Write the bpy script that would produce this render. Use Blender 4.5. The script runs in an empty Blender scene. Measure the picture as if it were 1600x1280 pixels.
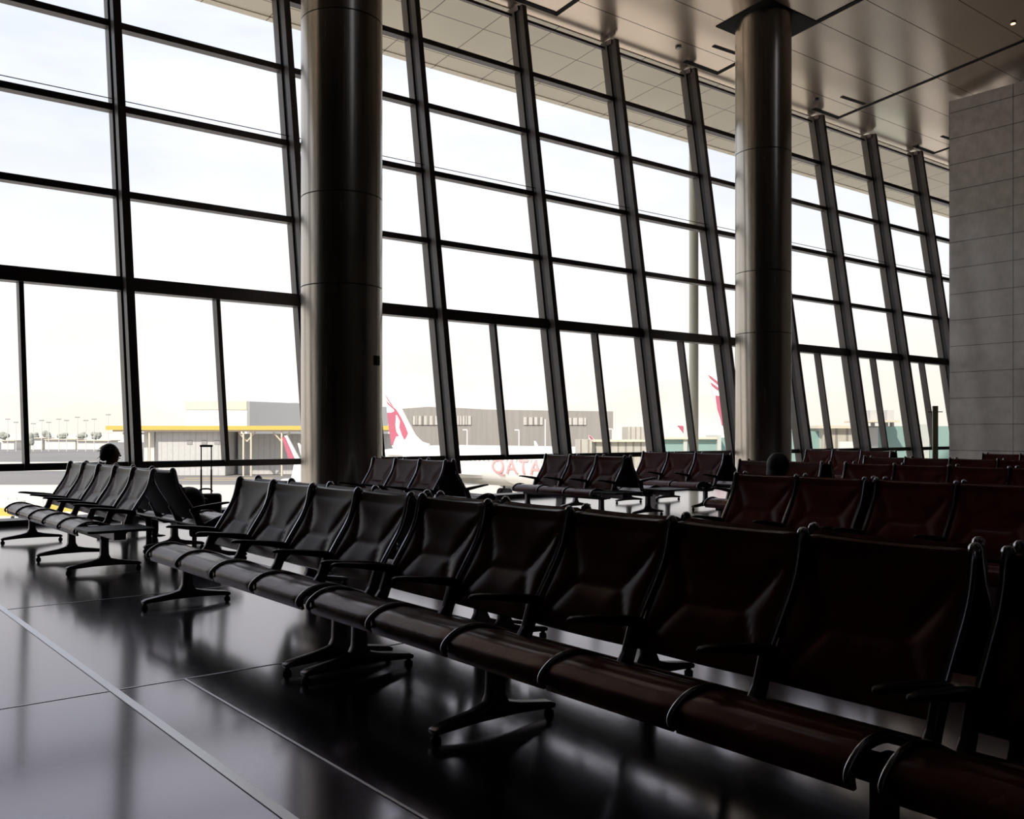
import bpy, bmesh, math, random
from mathutils import Vector, Matrix, Euler
random.seed(7)
C = bpy.context.scene.collection
SC = bpy.context.scene

# ------------------------------------------------------------------ camera, sky, sun, exposure
F = 1470.0; TH = math.radians(38.6); ST, CT = math.sin(TH), math.cos(TH); EYE = 1.22; HY = 676.0
cd = bpy.data.cameras.new('camera'); cam = bpy.data.objects.new('camera', cd); C.objects.link(cam)
cam.location = (0, 0, EYE); cam.rotation_euler = (math.pi/2, 0, -TH)
cd.sensor_width = 36; cd.lens = F/1600*36; cd.shift_y = 36/1600; cd.clip_end = 6000; cd.clip_start = 0.05
SC.camera = cam
SC.view_settings.view_transform = 'Standard'; SC.view_settings.look = 'None'
SC.view_settings.gamma = 1.0; SC.view_settings.use_curve_mapping = False
SC.view_settings.exposure = 0.0

w = bpy.data.worlds.new('sky'); SC.world = w; w.use_nodes = True
nt = w.node_tree; N = nt.nodes; L = nt.links; N.clear()
out = N.new('ShaderNodeOutputWorld'); bg = N.new('ShaderNodeBackground')
tc = N.new('ShaderNodeTexCoord'); sep = N.new('ShaderNodeSeparateXYZ'); L.new(tc.outputs['Generated'], sep.inputs[0])
ramp = N.new('ShaderNodeValToRGB'); L.new(sep.outputs['Z'], ramp.inputs[0])
e = ramp.color_ramp.elements
e[0].position = 0.0; e[0].color = (0.95, 0.87, 0.77, 1)
e[1].position = 1.0; e[1].color = (0.55, 0.66, 0.90, 1)
for p, c in ((0.06, (0.96, 0.91, 0.84, 1)), (0.16, (0.93, 0.93, 0.94, 1)), (0.30, (0.76, 0.80, 0.92, 1)), (0.55, (0.72, 0.78, 0.95, 1))):
    k = ramp.color_ramp.elements.new(p); k.color = c
mp = N.new('ShaderNodeMapping'); mp.inputs['Scale'].default_value = (1.2, 1.2, 4.0); L.new(tc.outputs['Generated'], mp.inputs[0])
no = N.new('ShaderNodeTexNoise'); no.inputs['Scale'].default_value = 2.6; no.inputs['Detail'].default_value = 6; no.inputs['Roughness'].default_value = 0.55
L.new(mp.outputs[0], no.inputs['Vector'])
cr = N.new('ShaderNodeValToRGB'); cr.color_ramp.elements[0].position = 0.40; cr.color_ramp.elements[1].position = 0.62
L.new(no.outputs['Fac'], cr.inputs[0])
mx = N.new('ShaderNodeMixRGB'); mx.inputs[2].default_value = (1.05, 1.05, 1.08, 1)
ml = N.new('ShaderNodeMath'); ml.operation = 'MULTIPLY'; ml.inputs[1].default_value = 0.6; L.new(cr.outputs[0], ml.inputs[0])
L.new(ml.outputs[0], mx.inputs[0]); L.new(ramp.outputs[0], mx.inputs[1])
L.new(mx.outputs[0], bg.inputs[0]); bg.inputs[1].default_value = 1.15
L.new(bg.outputs[0], out.inputs[0])

sd = bpy.data.lights.new('sun', 'SUN'); sun = bpy.data.objects.new('sun', sd); C.objects.link(sun)
sd.energy = 4.6; sd.angle = math.radians(1.5); sd.color = (1.0, 0.93, 0.82)
sun.rotation_euler = Vector((0.85, 0.35, -0.80)).to_track_quat('-Z', 'Y').to_euler()   # from behind and left of the hall

# ------------------------------------------------------------------ helpers
def M_(name, color, rough=0.5, metal=0.0, ior=1.45, spec=0.5, build=None, coat=0.0):
    m = bpy.data.materials.new(name); m.use_nodes = True
    b = m.node_tree.nodes['Principled BSDF']
    b.inputs['Base Color'].default_value = (*color, 1); b.inputs['Roughness'].default_value = rough
    b.inputs['Metallic'].default_value = metal; b.inputs['IOR'].default_value = ior
    b.inputs['Specular IOR Level'].default_value = spec; b.inputs['Coat Weight'].default_value = coat
    if build: build(m.node_tree, b)
    return m

def noise_color(c1, c2, scale=3.0, detail=4, stretch=(1, 1, 1), rough=None, bump=0.0):
    def f(nt, b):
        n = nt.nodes; l = nt.links
        tc = n.new('ShaderNodeTexCoord'); mp = n.new('ShaderNodeMapping'); mp.inputs['Scale'].default_value = stretch
        l.new(tc.outputs['Object'], mp.inputs[0])
        no = n.new('ShaderNodeTexNoise'); no.inputs['Scale'].default_value = scale; no.inputs['Detail'].default_value = detail
        l.new(mp.outputs[0], no.inputs['Vector'])
        r = n.new('ShaderNodeValToRGB'); r.color_ramp.elements[0].position = 0.3; r.color_ramp.elements[1].position = 0.7
        r.color_ramp.elements[0].color = (*c1, 1); r.color_ramp.elements[1].color = (*c2, 1)
        l.new(no.outputs['Fac'], r.inputs[0]); l.new(r.outputs[0], b.inputs['Base Color'])
        if rough:
            mr = n.new('ShaderNodeMapRange'); mr.inputs['To Min'].default_value = rough[0]; mr.inputs['To Max'].default_value = rough[1]
            l.new(no.outputs['Fac'], mr.inputs[0]); l.new(mr.outputs[0], b.inputs['Roughness'])
        if bump:
            bp = n.new('ShaderNodeBump'); bp.inputs['Strength'].default_value = bump; bp.inputs['Distance'].default_value = 0.01
            l.new(no.outputs['Fac'], bp.inputs['Height']); l.new(bp.outputs[0], b.inputs['Normal'])
    return f

def grid_color(base1, base2, line, w, h, line_w=0.01, rot=(0, 0, 0), offset=0.0, nscale=2.0, loc=(0, 0, 0), axes=None):
    """panel joints: brick texture on object coordinates"""
    def f(nt, b):
        n = nt.nodes; l = nt.links
        tc = n.new('ShaderNodeTexCoord'); mp = n.new('ShaderNodeMapping'); mp.inputs['Rotation'].default_value = rot
        mp.inputs['Location'].default_value = loc
        src = tc.outputs['Object']
        if axes:
            sx = n.new('ShaderNodeSeparateXYZ'); cx = n.new('ShaderNodeCombineXYZ'); l.new(src, sx.inputs[0])
            for k, a in enumerate(axes): l.new(sx.outputs[a], cx.inputs[k])
            src = cx.outputs[0]
        l.new(src, mp.inputs[0])
        br = n.new('ShaderNodeTexBrick'); br.offset = offset; br.offset_frequency = 2; br.squash = 1
        br.inputs['Scale'].default_value = 1.0; br.inputs['Brick Width'].default_value = w; br.inputs['Row Height'].default_value = h
        br.inputs['Mortar Size'].default_value = line_w; br.inputs['Mortar Smooth'].default_value = 0.1; br.inputs['Bias'].default_value = 0
        br.inputs['Mortar'].default_value = (*line, 1)
        l.new(mp.outputs[0], br.inputs['Vector'])
        no = n.new('ShaderNodeTexNoise'); no.inputs['Scale'].default_value = nscale; no.inputs['Detail'].default_value = 5
        l.new(tc.outputs['Object'], no.inputs['Vector'])
        r = n.new('ShaderNodeValToRGB'); r.color_ramp.elements[0].position = 0.3; r.color_ramp.elements[1].position = 0.7
        r.color_ramp.elements[0].color = (*base1, 1); r.color_ramp.elements[1].color = (*base2, 1)
        l.new(no.outputs['Fac'], r.inputs[0])
        l.new(r.outputs[0], br.inputs['Color1']); l.new(r.outputs[0], br.inputs['Color2'])
        l.new(br.outputs['Color'], b.inputs['Base Color'])
    return f

MAT = {}
MAT['floor'] = M_('polished_dark_granite', (0.010, 0.010, 0.016), 0.12, ior=3.0,
    build=noise_color((0.006, 0.006, 0.012), (0.016, 0.014, 0.024), 30, 6, rough=(0.10, 0.16)))
MAT['floor'].node_tree.nodes['Principled BSDF'].inputs['Specular Tint'].default_value = (1.0, 0.92, 1.0, 1)
MAT['inlay'] = M_('pale_stone_inlay', (0.88, 0.88, 0.92), 0.42, 0.9)
MAT['joint'] = M_('grey_floor_joint', (0.70, 0.70, 0.76), 0.42, 0.9)
MAT['leather'] = M_('oxblood_leather', (0.05, 0.013, 0.009), 0.42, spec=0.11,
    build=noise_color((0.060, 0.012, 0.009), (0.095, 0.020, 0.014), 9, 5, rough=(0.20, 0.30), bump=0.06))
MAT['seat_leather'] = M_('shiny_seat_oxblood_leather', (0.06, 0.013, 0.009), 0.24, spec=0.75,  # same leather as the backs, specular raised to brighten the seat tops
    build=noise_color((0.060, 0.012, 0.009), (0.095, 0.020, 0.014), 9, 5, rough=(0.20, 0.30), bump=0.04))
MAT['seat_leather'].node_tree.nodes['Principled BSDF'].inputs['Specular Tint'].default_value = (1.0, 0.72, 0.72, 1)
MAT['backing'] = M_('black_leather_back', (0.004, 0.003, 0.004), 0.6, spec=0.1)
MAT['alu'] = M_('polished_aluminium', (0.50, 0.50, 0.54), 0.16, 1.0)
MAT['alu_dark'] = M_('dull_cast_aluminium', (0.16, 0.14, 0.15), 0.30, 1.0)
MAT['arm'] = M_('black_urethane', (0.006, 0.005, 0.006), 0.32, spec=0.2)
MAT['beam'] = M_('black_enamel', (0.005, 0.005, 0.005), 0.4, spec=0.2)
MAT['web'] = M_('shade_black_frame_recess', (0.015, 0.012, 0.014), 0.5)  # near black paints in the shade of the mullion recess
MAT['mullion'] = M_('dark_bronze_frame', (0.055, 0.042, 0.040), 0.42, 0.0,
    build=noise_color((0.065, 0.052, 0.048), (0.090, 0.072, 0.064), 4, 3))
MAT['mullion_outer'] = M_('lit_bronze_outer_frame', (0.13, 0.11, 0.095), 0.42)  # bronze lightened to paint in light caught by the side faces
MAT['mullion_light'] = M_('grey_anodised_frame', (0.20, 0.18, 0.165), 0.4, 0.2)
MAT['steel'] = M_('brushed_steel_cladding', (0.46, 0.41, 0.35), 0.24, 1.0,
    build=noise_color((0.40, 0.36, 0.31), (0.52, 0.47, 0.41), 2, 5, (30, 30, 0.4), rough=(0.20, 0.30)))
MAT['seam'] = M_('dark_seam', (0.02, 0.018, 0.016), 0.6)
MAT['ceiling'] = M_('bronze_ceiling_panel', (0.40, 0.32, 0.25), 0.25, 0.85,
    build=grid_color((0.62, 0.52, 0.42), (0.70, 0.58, 0.47), (0.05, 0.04, 0.03), 40.0, 1.1, 0.010, nscale=0.6))
MAT['soffit'] = M_('beige_soffit_panel', (0.62, 0.55, 0.42), 0.5,
    build=grid_color((0.74, 0.67, 0.53), (0.80, 0.73, 0.58), (0.16, 0.13, 0.10), 1.35, 1.35, 0.012, nscale=0.6))
MAT['slot'] = M_('black_reveal', (0.006, 0.005, 0.005), 0.8)
MAT['stone'] = M_('polished_grey_stone', (0.30, 0.27, 0.25), 0.16, ior=1.6,
    build=grid_color((0.42, 0.38, 0.35), (0.56, 0.51, 0.48), (0.10, 0.09, 0.09), 1.66, 0.70, 0.010, nscale=5.0, axes='YZ', loc=(-12.5, -0.04, 0)))
MAT['plaster'] = M_('dark_interior_wall', (0.05, 0.045, 0.04), 0.7)
MAT['apron'] = M_('sunlit_concrete', (0.42, 0.38, 0.33), 0.9,
    build=noise_color((0.56, 0.52, 0.47), (0.66, 0.61, 0.55), 0.02, 6, (1, 3, 1)))
MAT['asphalt'] = M_('pale_grey_asphalt', (0.22, 0.20, 0.195), 0.9,
    build=noise_color((0.19, 0.18, 0.175), (0.25, 0.23, 0.22), 0.05, 6))
MAT['paint'] = M_('faded_yellow_paint', (0.55, 0.42, 0.20), 0.8)
MAT['white'] = M_('white_aircraft_paint', (0.82, 0.81, 0.78), 0.35)
MAT['belly'] = M_('light_grey_aircraft_paint', (0.42, 0.41, 0.38), 0.4)
MAT['maroon'] = M_('maroon_paint', (0.42, 0.11, 0.16), 0.5)
MAT['letters'] = M_('hazed_maroon_letters', (0.60, 0.34, 0.34), 0.5)  # maroon washed pale to stand in for outdoor haze
MAT['dark'] = M_('dark_rubber', (0.02, 0.02, 0.02), 0.7)
MAT['hangar'] = M_('grey_corrugated_cladding', (0.20, 0.18, 0.165), 0.8,  # distant building greys lightened to stand in for haze
    build=noise_color((0.28, 0.26, 0.235), (0.33, 0.305, 0.28), 1.2, 4, (1, 1, 0.05)))
MAT['clerestory'] = M_('pale_hangar_glazing', (0.55, 0.52, 0.47), 0.3,  # pale colour stands in for reflections in the panes
    build=grid_color((0.48, 0.46, 0.42), (0.60, 0.57, 0.52), (0.2, 0.18, 0.16), 1.2, 20, 0.12))
MAT['cream'] = M_('cream_panel', (0.66, 0.58, 0.46), 0.7)
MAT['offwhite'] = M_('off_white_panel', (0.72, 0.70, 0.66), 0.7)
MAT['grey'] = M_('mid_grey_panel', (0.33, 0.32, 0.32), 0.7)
MAT['block_shade_side'] = M_('shaded_offwhite_wall', (0.50, 0.49, 0.48), 0.7)  # pale wall greyed: the shade of the block's right side is in this colour
MAT['greywall'] = M_('pale_grey_blockwork', (0.36, 0.35, 0.345), 0.8,
    build=grid_color((0.52, 0.51, 0.50), (0.58, 0.57, 0.56), (0.42, 0.41, 0.41), 3.0, 0.6, 0.03))
MAT['yellow'] = M_('ochre_yellow_fascia', (0.62, 0.44, 0.10), 0.6)
MAT['teal'] = M_('pale_green_bridge_glass', (0.25, 0.37, 0.34), 0.25)
MAT['tealpost'] = M_('pale_bridge_post', (0.50, 0.52, 0.48), 0.5)
MAT['beige'] = M_('beige_corrugated_bridge', (0.45, 0.42, 0.36), 0.7,
    build=grid_color((0.42, 0.39, 0.34), (0.48, 0.45, 0.39), (0.25, 0.23, 0.2), 0.5, 30, 0.06, rot=(0, 0, TH)))
MAT['tree'] = M_('hazy_foliage', (0.33, 0.34, 0.30), 0.9)
MAT['mast'] = M_('cream_steel_mast', (0.60, 0.57, 0.48), 0.4)
MAT['skin'] = M_('skin', (0.30, 0.16, 0.11), 0.5)
MAT['hair'] = M_('dark_brown_hair', (0.018, 0.009, 0.007), 0.5)
MAT['hair_black'] = M_('black_hair', (0.004, 0.004, 0.005), 0.55)
MAT['cloth'] = M_('dark_cloth', (0.02, 0.017, 0.02), 0.85)
MAT['cloth2'] = M_('black_cloth', (0.006, 0.006, 0.007), 0.85)
MAT['case'] = M_('charcoal_luggage_fabric', (0.016, 0.014, 0.024), 0.6)
MAT['olive'] = M_('dull_olive_post', (0.42, 0.37, 0.24), 0.5)
lm = bpy.data.materials.new('warm_lamp'); lm.use_nodes = True
b = lm.node_tree.nodes['Principled BSDF']; b.inputs['Emission Color'].default_value = (1, 0.45, 0.2, 1); b.inputs['Emission Strength'].default_value = 6
MAT['lamp'] = lm
# glass: clear with a Fresnel sheen
g = bpy.data.materials.new('clear_window_glass'); g.use_nodes = True; gn = g.node_tree.nodes; gl = g.node_tree.links; gn.clear()
go = gn.new('ShaderNodeOutputMaterial'); gt = gn.new('ShaderNodeBsdfTransparent'); gt.inputs[0].default_value = (0.985, 0.99, 0.985, 1)
gg = gn.new('ShaderNodeBsdfGlossy'); gg.inputs['Roughness'].default_value = 0.02
fr = gn.new('ShaderNodeLayerWeight'); fr.inputs[0].default_value = 0.5; mxs = gn.new('ShaderNodeMixShader')
fm = gn.new('ShaderNodeMath'); fm.operation = 'MULTIPLY'; fm.inputs[1].default_value = 0.35
fp = gn.new('ShaderNodeMath'); fp.operation = 'POWER'; fp.inputs[1].default_value = 5.0
gl.new(fr.outputs['Facing'], fp.inputs[0]); gl.new(fp.outputs[0], fm.inputs[0]); gl.new(fm.outputs[0], mxs.inputs[0]); gl.new(gt.outputs[0], mxs.inputs[1]); gl.new(gg.outputs[0], mxs.inputs[2]); gl.new(mxs.outputs[0], go.inputs[0])
MAT['glass'] = g

class MB:
    def __init__(s): s.v = []; s.f = []
    def add(s, vs, fs):
        o = len(s.v); s.v += [tuple(v) for v in vs]; s.f += [tuple(i+o for i in f) for f in fs]; return s
    def box(s, x0, x1, y0, y1, z0, z1):
        return s.hexa([(x0,y0,z0),(x1,y0,z0),(x1,y1,z0),(x0,y1,z0)], [(x0,y0,z1),(x1,y0,z1),(x1,y1,z1),(x0,y1,z1)])
    def hexa(s, lo, hi):
        return s.add(list(lo)+list(hi), [(0,3,2,1),(4,5,6,7),(0,1,5,4),(1,2,6,5),(2,3,7,6),(3,0,4,7)])
    def prism(s, pts, d):
        """pts: planar outline, d: extrusion vector"""
        n = len(pts); d = Vector(d); a = [Vector(p) for p in pts]
        return s.add(a+[p+d for p in a], [tuple(range(n))[::-1], tuple(range(n, 2*n))]+[(i, (i+1)%n, n+(i+1)%n, n+i) for i in range(n)])
    def tube(s, path, r, n=8, cap=True, sq=None):
        """sweep; r float or list; sq=(rx, rz) elliptical"""
        P = [Vector(p) for p in path]; m = len(P); R = r if isinstance(r, (list, tuple)) else [r]*m
        vs = []; prev = None
        for i, p in enumerate(P):
            t = (P[min(i+1, m-1)]-P[max(i-1, 0)]).normalized()
            if prev is None:
                a = Vector((0, 1, 0)) if abs(t.y) < 0.9 else Vector((1, 0, 0))
                u = (a - t*a.dot(t)).normalized()
            else:
                u = (prev - t*prev.dot(t)).normalized()
            prev = u; vv = t.cross(u)
            for k in range(n):
                an = 2*math.pi*(k+0.5)/n; ku, kv = (sq if sq else (1, 1))
                vs.append(p + u*math.cos(an)*R[i]*ku + vv*math.sin(an)*R[i]*kv)
        fs = [(i*n+k, i*n+(k+1)%n, (i+1)*n+(k+1)%n, (i+1)*n+k) for i in range(m-1) for k in range(n)]
        if cap: fs += [tuple(range(n))[::-1], tuple((m-1)*n+k for k in range(n))]
        return s.add(vs, fs)
    def ball(s, c, r, nu=10, nv=6, sc=(1, 1, 1)):
        vs = [(c[0], c[1], c[2]+r*sc[2])]; fs = []
        for j in range(1, nv):
            for i in range(nu):
                a = math.pi*j/nv; q = 2*math.pi*i/nu
                vs.append((c[0]+r*sc[0]*math.sin(a)*math.cos(q), c[1]+r*sc[1]*math.sin(a)*math.sin(q), c[2]+r*sc[2]*math.cos(a)))
        vs.append((c[0], c[1], c[2]-r*sc[2])); last = len(vs)-1
        for i in range(nu):
            fs.append((0, 1+i, 1+(i+1)%nu)); fs.append((last, 1+(nv-2)*nu+(i+1)%nu, 1+(nv-2)*nu+i))
        for j in range(nv-2):
            for i in range(nu):
                a0 = 1+j*nu; b0 = a0+nu
                fs.append((a0+i, b0+i, b0+(i+1)%nu, a0+(i+1)%nu))
        return s.add(vs, fs)
    def lathe(s, prof, c=(0, 0), n=24):
        vs = []; m = len(prof)
        for r, z in prof:
            for k in range(n):
                a = 2*math.pi*k/n; vs.append((c[0]+r*math.cos(a), c[1]+r*math.sin(a), z))
        fs = [(i*n+k, i*n+(k+1)%n, (i+1)*n+(k+1)%n, (i+1)*n+k) for i in range(m-1) for k in range(n)]
        fs += [tuple(range(n))[::-1], tuple((m-1)*n+k for k in range(n))]
        return s.add(vs, fs)
    def mesh(s, name, mat, smooth=None, bevel=0.0, seg=2):
        me = bpy.data.meshes.new(name); me.from_pydata(s.v, [], s.f)
        bm = bmesh.new(); bm.from_mesh(me); bmesh.ops.recalc_face_normals(bm, faces=bm.faces)
        if bevel:
            ed = [e for e in bm.edges if len(e.link_faces) == 2 and e.calc_face_angle(0) > 0.5]
            bmesh.ops.bevel(bm, geom=ed, offset=bevel, segments=seg, affect='EDGES', profile=0.6, clamp_overlap=True)
        bm.to_mesh(me); bm.free()
        me.materials.append(mat)
        if smooth is not None:
            me.polygons.foreach_set('use_smooth', [True]*len(me.polygons))
            if smooth < 3: me.set_sharp_from_angle(angle=smooth)
        return me
    def build(s, name, mat, parent=None, smooth=None, bevel=0.0, seg=2):
        return link(name, s.mesh(name, mat, smooth, bevel, seg), parent)

def link(name, me, parent=None, loc=(0, 0, 0), rot=(0, 0, 0)):
    o = bpy.data.objects.new(name, me); C.objects.link(o); o.location = loc; o.rotation_euler = rot
    if parent: o.parent = parent
    return o
def tag(o, label, cat, group=None, kind=None):
    o['label'] = label; o['category'] = cat
    if group: o['group'] = group
    if kind: o['kind'] = kind
    return o
def empty(name, loc=(0, 0, 0), rz=0.0):
    o = bpy.data.objects.new(name, None); C.objects.link(o); o.location = loc; o.rotation_euler = (0, 0, rz); o.empty_display_size = 0.2
    return o
def struct(o): o['kind'] = 'structure'; return o
def P(px, py, zc):
    """world point seen at a photo position at a distance zc along the view direction"""
    xc = (px-800)/F*zc; return Vector((ST*zc+CT*xc, CT*zc-ST*xc, EYE-(py-HY)/F*zc))

# ------------------------------------------------------------------ hall shell
CEIL_A, CEIL_B = 11.698, 0.111          # ceiling height = A - B*Y, falling towards the glass
def cz(y): return CEIL_A-CEIL_B*y
XL, XR, YB = -16.0, 38.0, -14.0
GY, GT = 13.72, 0.153                    # glass plane Y = GY + GT*z
GTOP = (CEIL_A-CEIL_B*GY)/(1+CEIL_B*GT)  # height where the glass meets the ceiling
GYT = GY+GT*GTOP

struct(MB().box(XL, XR, YB, GY+0.12, -0.3, 0).build('floor', MAT['floor']))
struct(MB().box(XL-0.3, XR+0.3, GY-0.06, GY+0.35, -0.6, 0.07).build('trim_sill', MAT['mullion']))

# inner ceiling; unseen roof lights inferred and added for the steel columns' highlights
def slab(name, y0, y1, mat, t=0.25, x0=XL, x1=XR):
    o = MB().hexa([(x0, y0, cz(y0)), (x1, y0, cz(y0)), (x1, y1, cz(y1)), (x0, y1, cz(y1))],
                  [(x0, y0, cz(y0)+t), (x1, y0, cz(y0)+t), (x1, y1, cz(y1)+t), (x0, y1, cz(y1)+t)]).build(name, mat)
    return struct(o)
SKY = [(6.25, 7.25), (16.8, 17.8)]; SY0, SY1 = -11.0, 9.3
slab('ceiling', YB, SY0, MAT['ceiling'], 0.4); slab('ceiling', SY1, GYT-0.02, MAT['ceiling'], 0.4)
xs = [XL]+[v for p in SKY for v in p]+[XR]
for a, b_ in zip(xs[0::2], xs[1::2]): slab('ceiling', SY0, SY1, MAT['ceiling'], 0.4, a, b_)
wl = MB()
for a, b_ in SKY:
    for x0, x1 in ((a-0.1, a), (b_, b_+0.1)): wl.box(x0, x1, SY0, SY1, cz(SY1)+0.42, cz(SY0)+1.2)
struct(wl.build('trim_1', MAT['plaster']))
# outside soffit
so = slab('ceiling_soffit', GYT+0.03, 18.05, MAT['soffit'], 0.35)
struct(MB().box(XL, XR, 18.05, 18.25, cz(18.05)-0.02, cz(18.05)+0.75).build('trim_2', MAT['soffit']))

struct(MB().box(XL-0.3, XL, YB-0.3, GYT+0.3, -0.3, 14).build('wall_left', MAT['plaster']))
struct(MB().box(XL-0.3, XR+0.3, YB-0.3, YB, -0.3, 14).build('wall_back', MAT['plaster']))
struct(MB().box(XR, XR+0.3, YB-0.3, GYT+0.3, -0.3, 14).build('wall_right', MAT['plaster']))
o = MB().box(25.1, 25.9, -6, 12.5, 0, 10.17).build('wall_stone', MAT['stone']); struct(o)

# floor inlays (dark granite slabs divided by pale strips)
struct(MB().box(1.285, 1.325, -6, 13.4, 0, 0.003).build('trim_3', MAT['inlay']))
struct(MB().box(1.632, 1.644, -6, 4.64, 0, 0.003).build('trim_4', MAT['joint']))
struct(MB().box(-8, 24, 4.645, 4.655, 0, 0.002).build('trim_5', MAT['joint']))
struct(MB().box(-8, 24, 7.236, 7.242, 0, 0.002).build('trim_6', MAT['joint']))

# ceiling reveals (recessed black slots) and corner notches
def on_ceiling(px, py):
    d = P(px, py, 1)-Vector((0, 0, EYE)); t = (CEIL_A-EYE)/(d.z+CEIL_B*d.y); return Vector((0, 0, EYE))+d*t
def reveal(pts, wdt, nm):
    m = MB()
    for (xa, ya), (xb, yb) in zip(pts[:-1], pts[1:]):
        dx, dy = xb-xa, yb-ya; l = math.hypot(dx, dy); nx, ny = -dy/l*wdt/2, dx/l*wdt/2
        ex, ey = dx/l*wdt/2, dy/l*wdt/2
        q = [(xa-ex+nx, ya-ey+ny), (xb+ex+nx, yb+ey+ny), (xb+ex-nx, yb+ey-ny), (xa-ex-nx, ya-ey-ny)]
        m.hexa([(x, y, cz(y)-0.012) for x, y in q], [(x, y, cz(y)+0.05) for x, y in q])
    return struct(m.build(nm, MAT['slot']))
REV = []
def rp(*pp): return [tuple(on_ceiling(*p).xy) for p in pp]
for i, X in enumerate((7.8, 13.1, 18.35, 23.6, 28.95)):
    pts = [(X-1.15, 14.90), (X, 14.90), (X, 14.1)]
    if X > 18.5: pts = [(X-1.15, 14.90), (X, 14.90), (X, 4.6 if X < 24 else 14.1)]
    reveal(pts, 0.11, 'trim_%d' % (7+i))
    reveal([(X-1.15, 14.05), (X-0.2, 14.0)], 0.09, 'trim_%d' % (27+i))
reveal([(18.35, 13.0), (18.35, 4.6)], 0.14, 'trim_12'); reveal([(13.1, 10.0), (13.1, 4.6)], 0.14, 'trim_13')

# ------------------------------------------------------------------ curtain wall, one window per bay
MX0, MP = 4.20, 2.655
TZ = [0.76, 3.36, 4.71, 6.02, 7.33, 8.62]
def gp(z, out=0.0): return GY+GT*z+out          # y on the glass plane
def leanbox(m, x0, x1, d0, d1, z0, z1):
    """box following the lean of the glass; d = depth offsets (negative = inside)"""
    return m.hexa([(x0, gp(z0)+d0, z0), (x1, gp(z0)+d0, z0), (x1, gp(z0)+d1, z0), (x0, gp(z0)+d1, z0)],
                  [(x0, gp(z1)+d0, z1), (x1, gp(z1)+d0, z1), (x1, gp(z1)+d1, z1), (x0, gp(z1)+d1, z1)])
mull_meshes = {}
m = MB(); leanbox(m, -0.05, 0.05, -0.12, 0.06, 0.0, GTOP-0.03); me_mo = m.mesh('outer_mullion', MAT['mullion_outer'])
m = MB(); leanbox(m, -0.022, 0.022, -0.26, -0.12, 0.45, GTOP-0.1); me_mw = m.mesh('mullion_web', MAT['web'])
m = MB(); leanbox(m, -0.055, 0.055, -0.40, -0.26, 0.50, GTOP-0.06); me_mi = m.mesh('inner_mullion', MAT['mullion'])
m = MB(); leanbox(m, -0.09, 0.09, -0.30, -0.16, GTOP-0.16, GTOP-0.05); me_br = m.mesh('head_bracket', MAT['alu_dark'])
trans = []
for z in TZ:
    m = MB(); h = 0.10 if z == 3.36 else (0.047 if z < 1 else 0.052); d = -0.20 if z == 3.36 else (-0.08 if z < 1 else -0.14)
    leanbox(m, 0.05, MP-0.05, d, 0.03, z-h, z+h); trans.append(m.mesh('transom', MAT['mullion']))
m = MB(); leanbox(m, 0.05, MP-0.05, -0.05, 0.03, GTOP-0.20, GTOP-0.14); me_head = m.mesh('head_rail', MAT['mullion'])
m = MB(); leanbox(m, MP/2-0.03, MP/2+0.03, -0.14, 0.03, TZ[0], TZ[1]); me_sub = m.mesh('sub_mullion', MAT['mullion'])
me_sub2 = None
m = MB(); leanbox(m, 0.03, MP-0.03, -0.008, 0.008, 0.05, GTOP-0.03); me_pane = m.mesh('pane', MAT['glass'])
m = MB(); m.tube([(0, gp(6.13)-0.18, 6.13), (MP, gp(6.13)-0.18, 6.13)], 0.007, 6); me_cab = m.mesh('cable', MAT['beam'])
k0, k1 = -2, 12
def MXX(k): return MX0+MP*k if k >= 1 else 4.10+2.70*k      # the two bays at far left are a little wider
for i, k in enumerate(range(k0, k1)):
    X = MXX(k)
    e = empty('window_%d' % (i+1), (X, 0, 0)); struct(e); e.scale = ((MXX(k+1)-X)/MP, 1, 1)
    link('mullion', me_mo, e); link('mullion_web', me_mw, e); link('inner_mullion', me_mi, e); link('head_bracket', me_br, e)
    if k < k1-1:
        for t in trans: link('transom', t, e)
        link('head_rail', me_head, e); link('sub_mullion', me_sub, e); link('pane', me_pane, e); link('cable', me_cab, e)
struct(MB().box(XL, MXX(k0), GY, GY+0.3, 0, cz(GY)-0.05).build('wall_front_left', MAT['plaster']))  # unseen wall, extended over left window bays to darken the seat backs
struct(MB().box(MX0+MP*(k1-1)+0.05, XR, GY, GY+0.3, 0, cz(GY)-0.05).build('wall_front_right', MAT['plaster']))

# ------------------------------------------------------------------ round steel columns
def column(x, y, label):
    e = empty('steel_column', (x, y, 0)); tag(e, label, 'column', 'round steel columns along the window')
    top = cz(y)+0.02
    joints = [0.0, 0.12, 3.37, 4.70, 7.32, top]
    R = 0.60
    for a, b_ in zip(joints[:-1], joints[1:]):
        pr = [(R, a+0.008), (R, b_-0.008)]
        MB().lathe(pr, n=72).build('cladding_drum', MAT['steel'], e, smooth=0.6)
    MB().lathe([(R-0.012, 0.0), (R-0.012, top-0.001)], n=48).build('seam_core', MAT['seam'], e, smooth=0.6)
    vs = MB()
    for an in (math.radians(-62), math.radians(118)):
        cx, sy = math.cos(an)*R, math.sin(an)*R; tx, ty = -math.sin(an)*0.003, math.cos(an)*0.003
        vs.hexa([(cx*0.995-tx, sy*0.995-ty, 0.1), (cx*0.995+tx, sy*0.995+ty, 0.1), (cx*1.001+tx, sy*1.001+ty, 0.1), (cx*1.001-tx, sy*1.001-ty, 0.1)],
                [(cx*0.995-tx, sy*0.995-ty, top-0.1), (cx*0.995+tx, sy*0.995+ty, top-0.1), (cx*1.001+tx, sy*1.001+ty, top-0.1), (cx*1.001-tx, sy*1.001-ty, top-0.1)])
    vs.build('vertical_seam', MAT['seam'], e)
    return e
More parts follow.
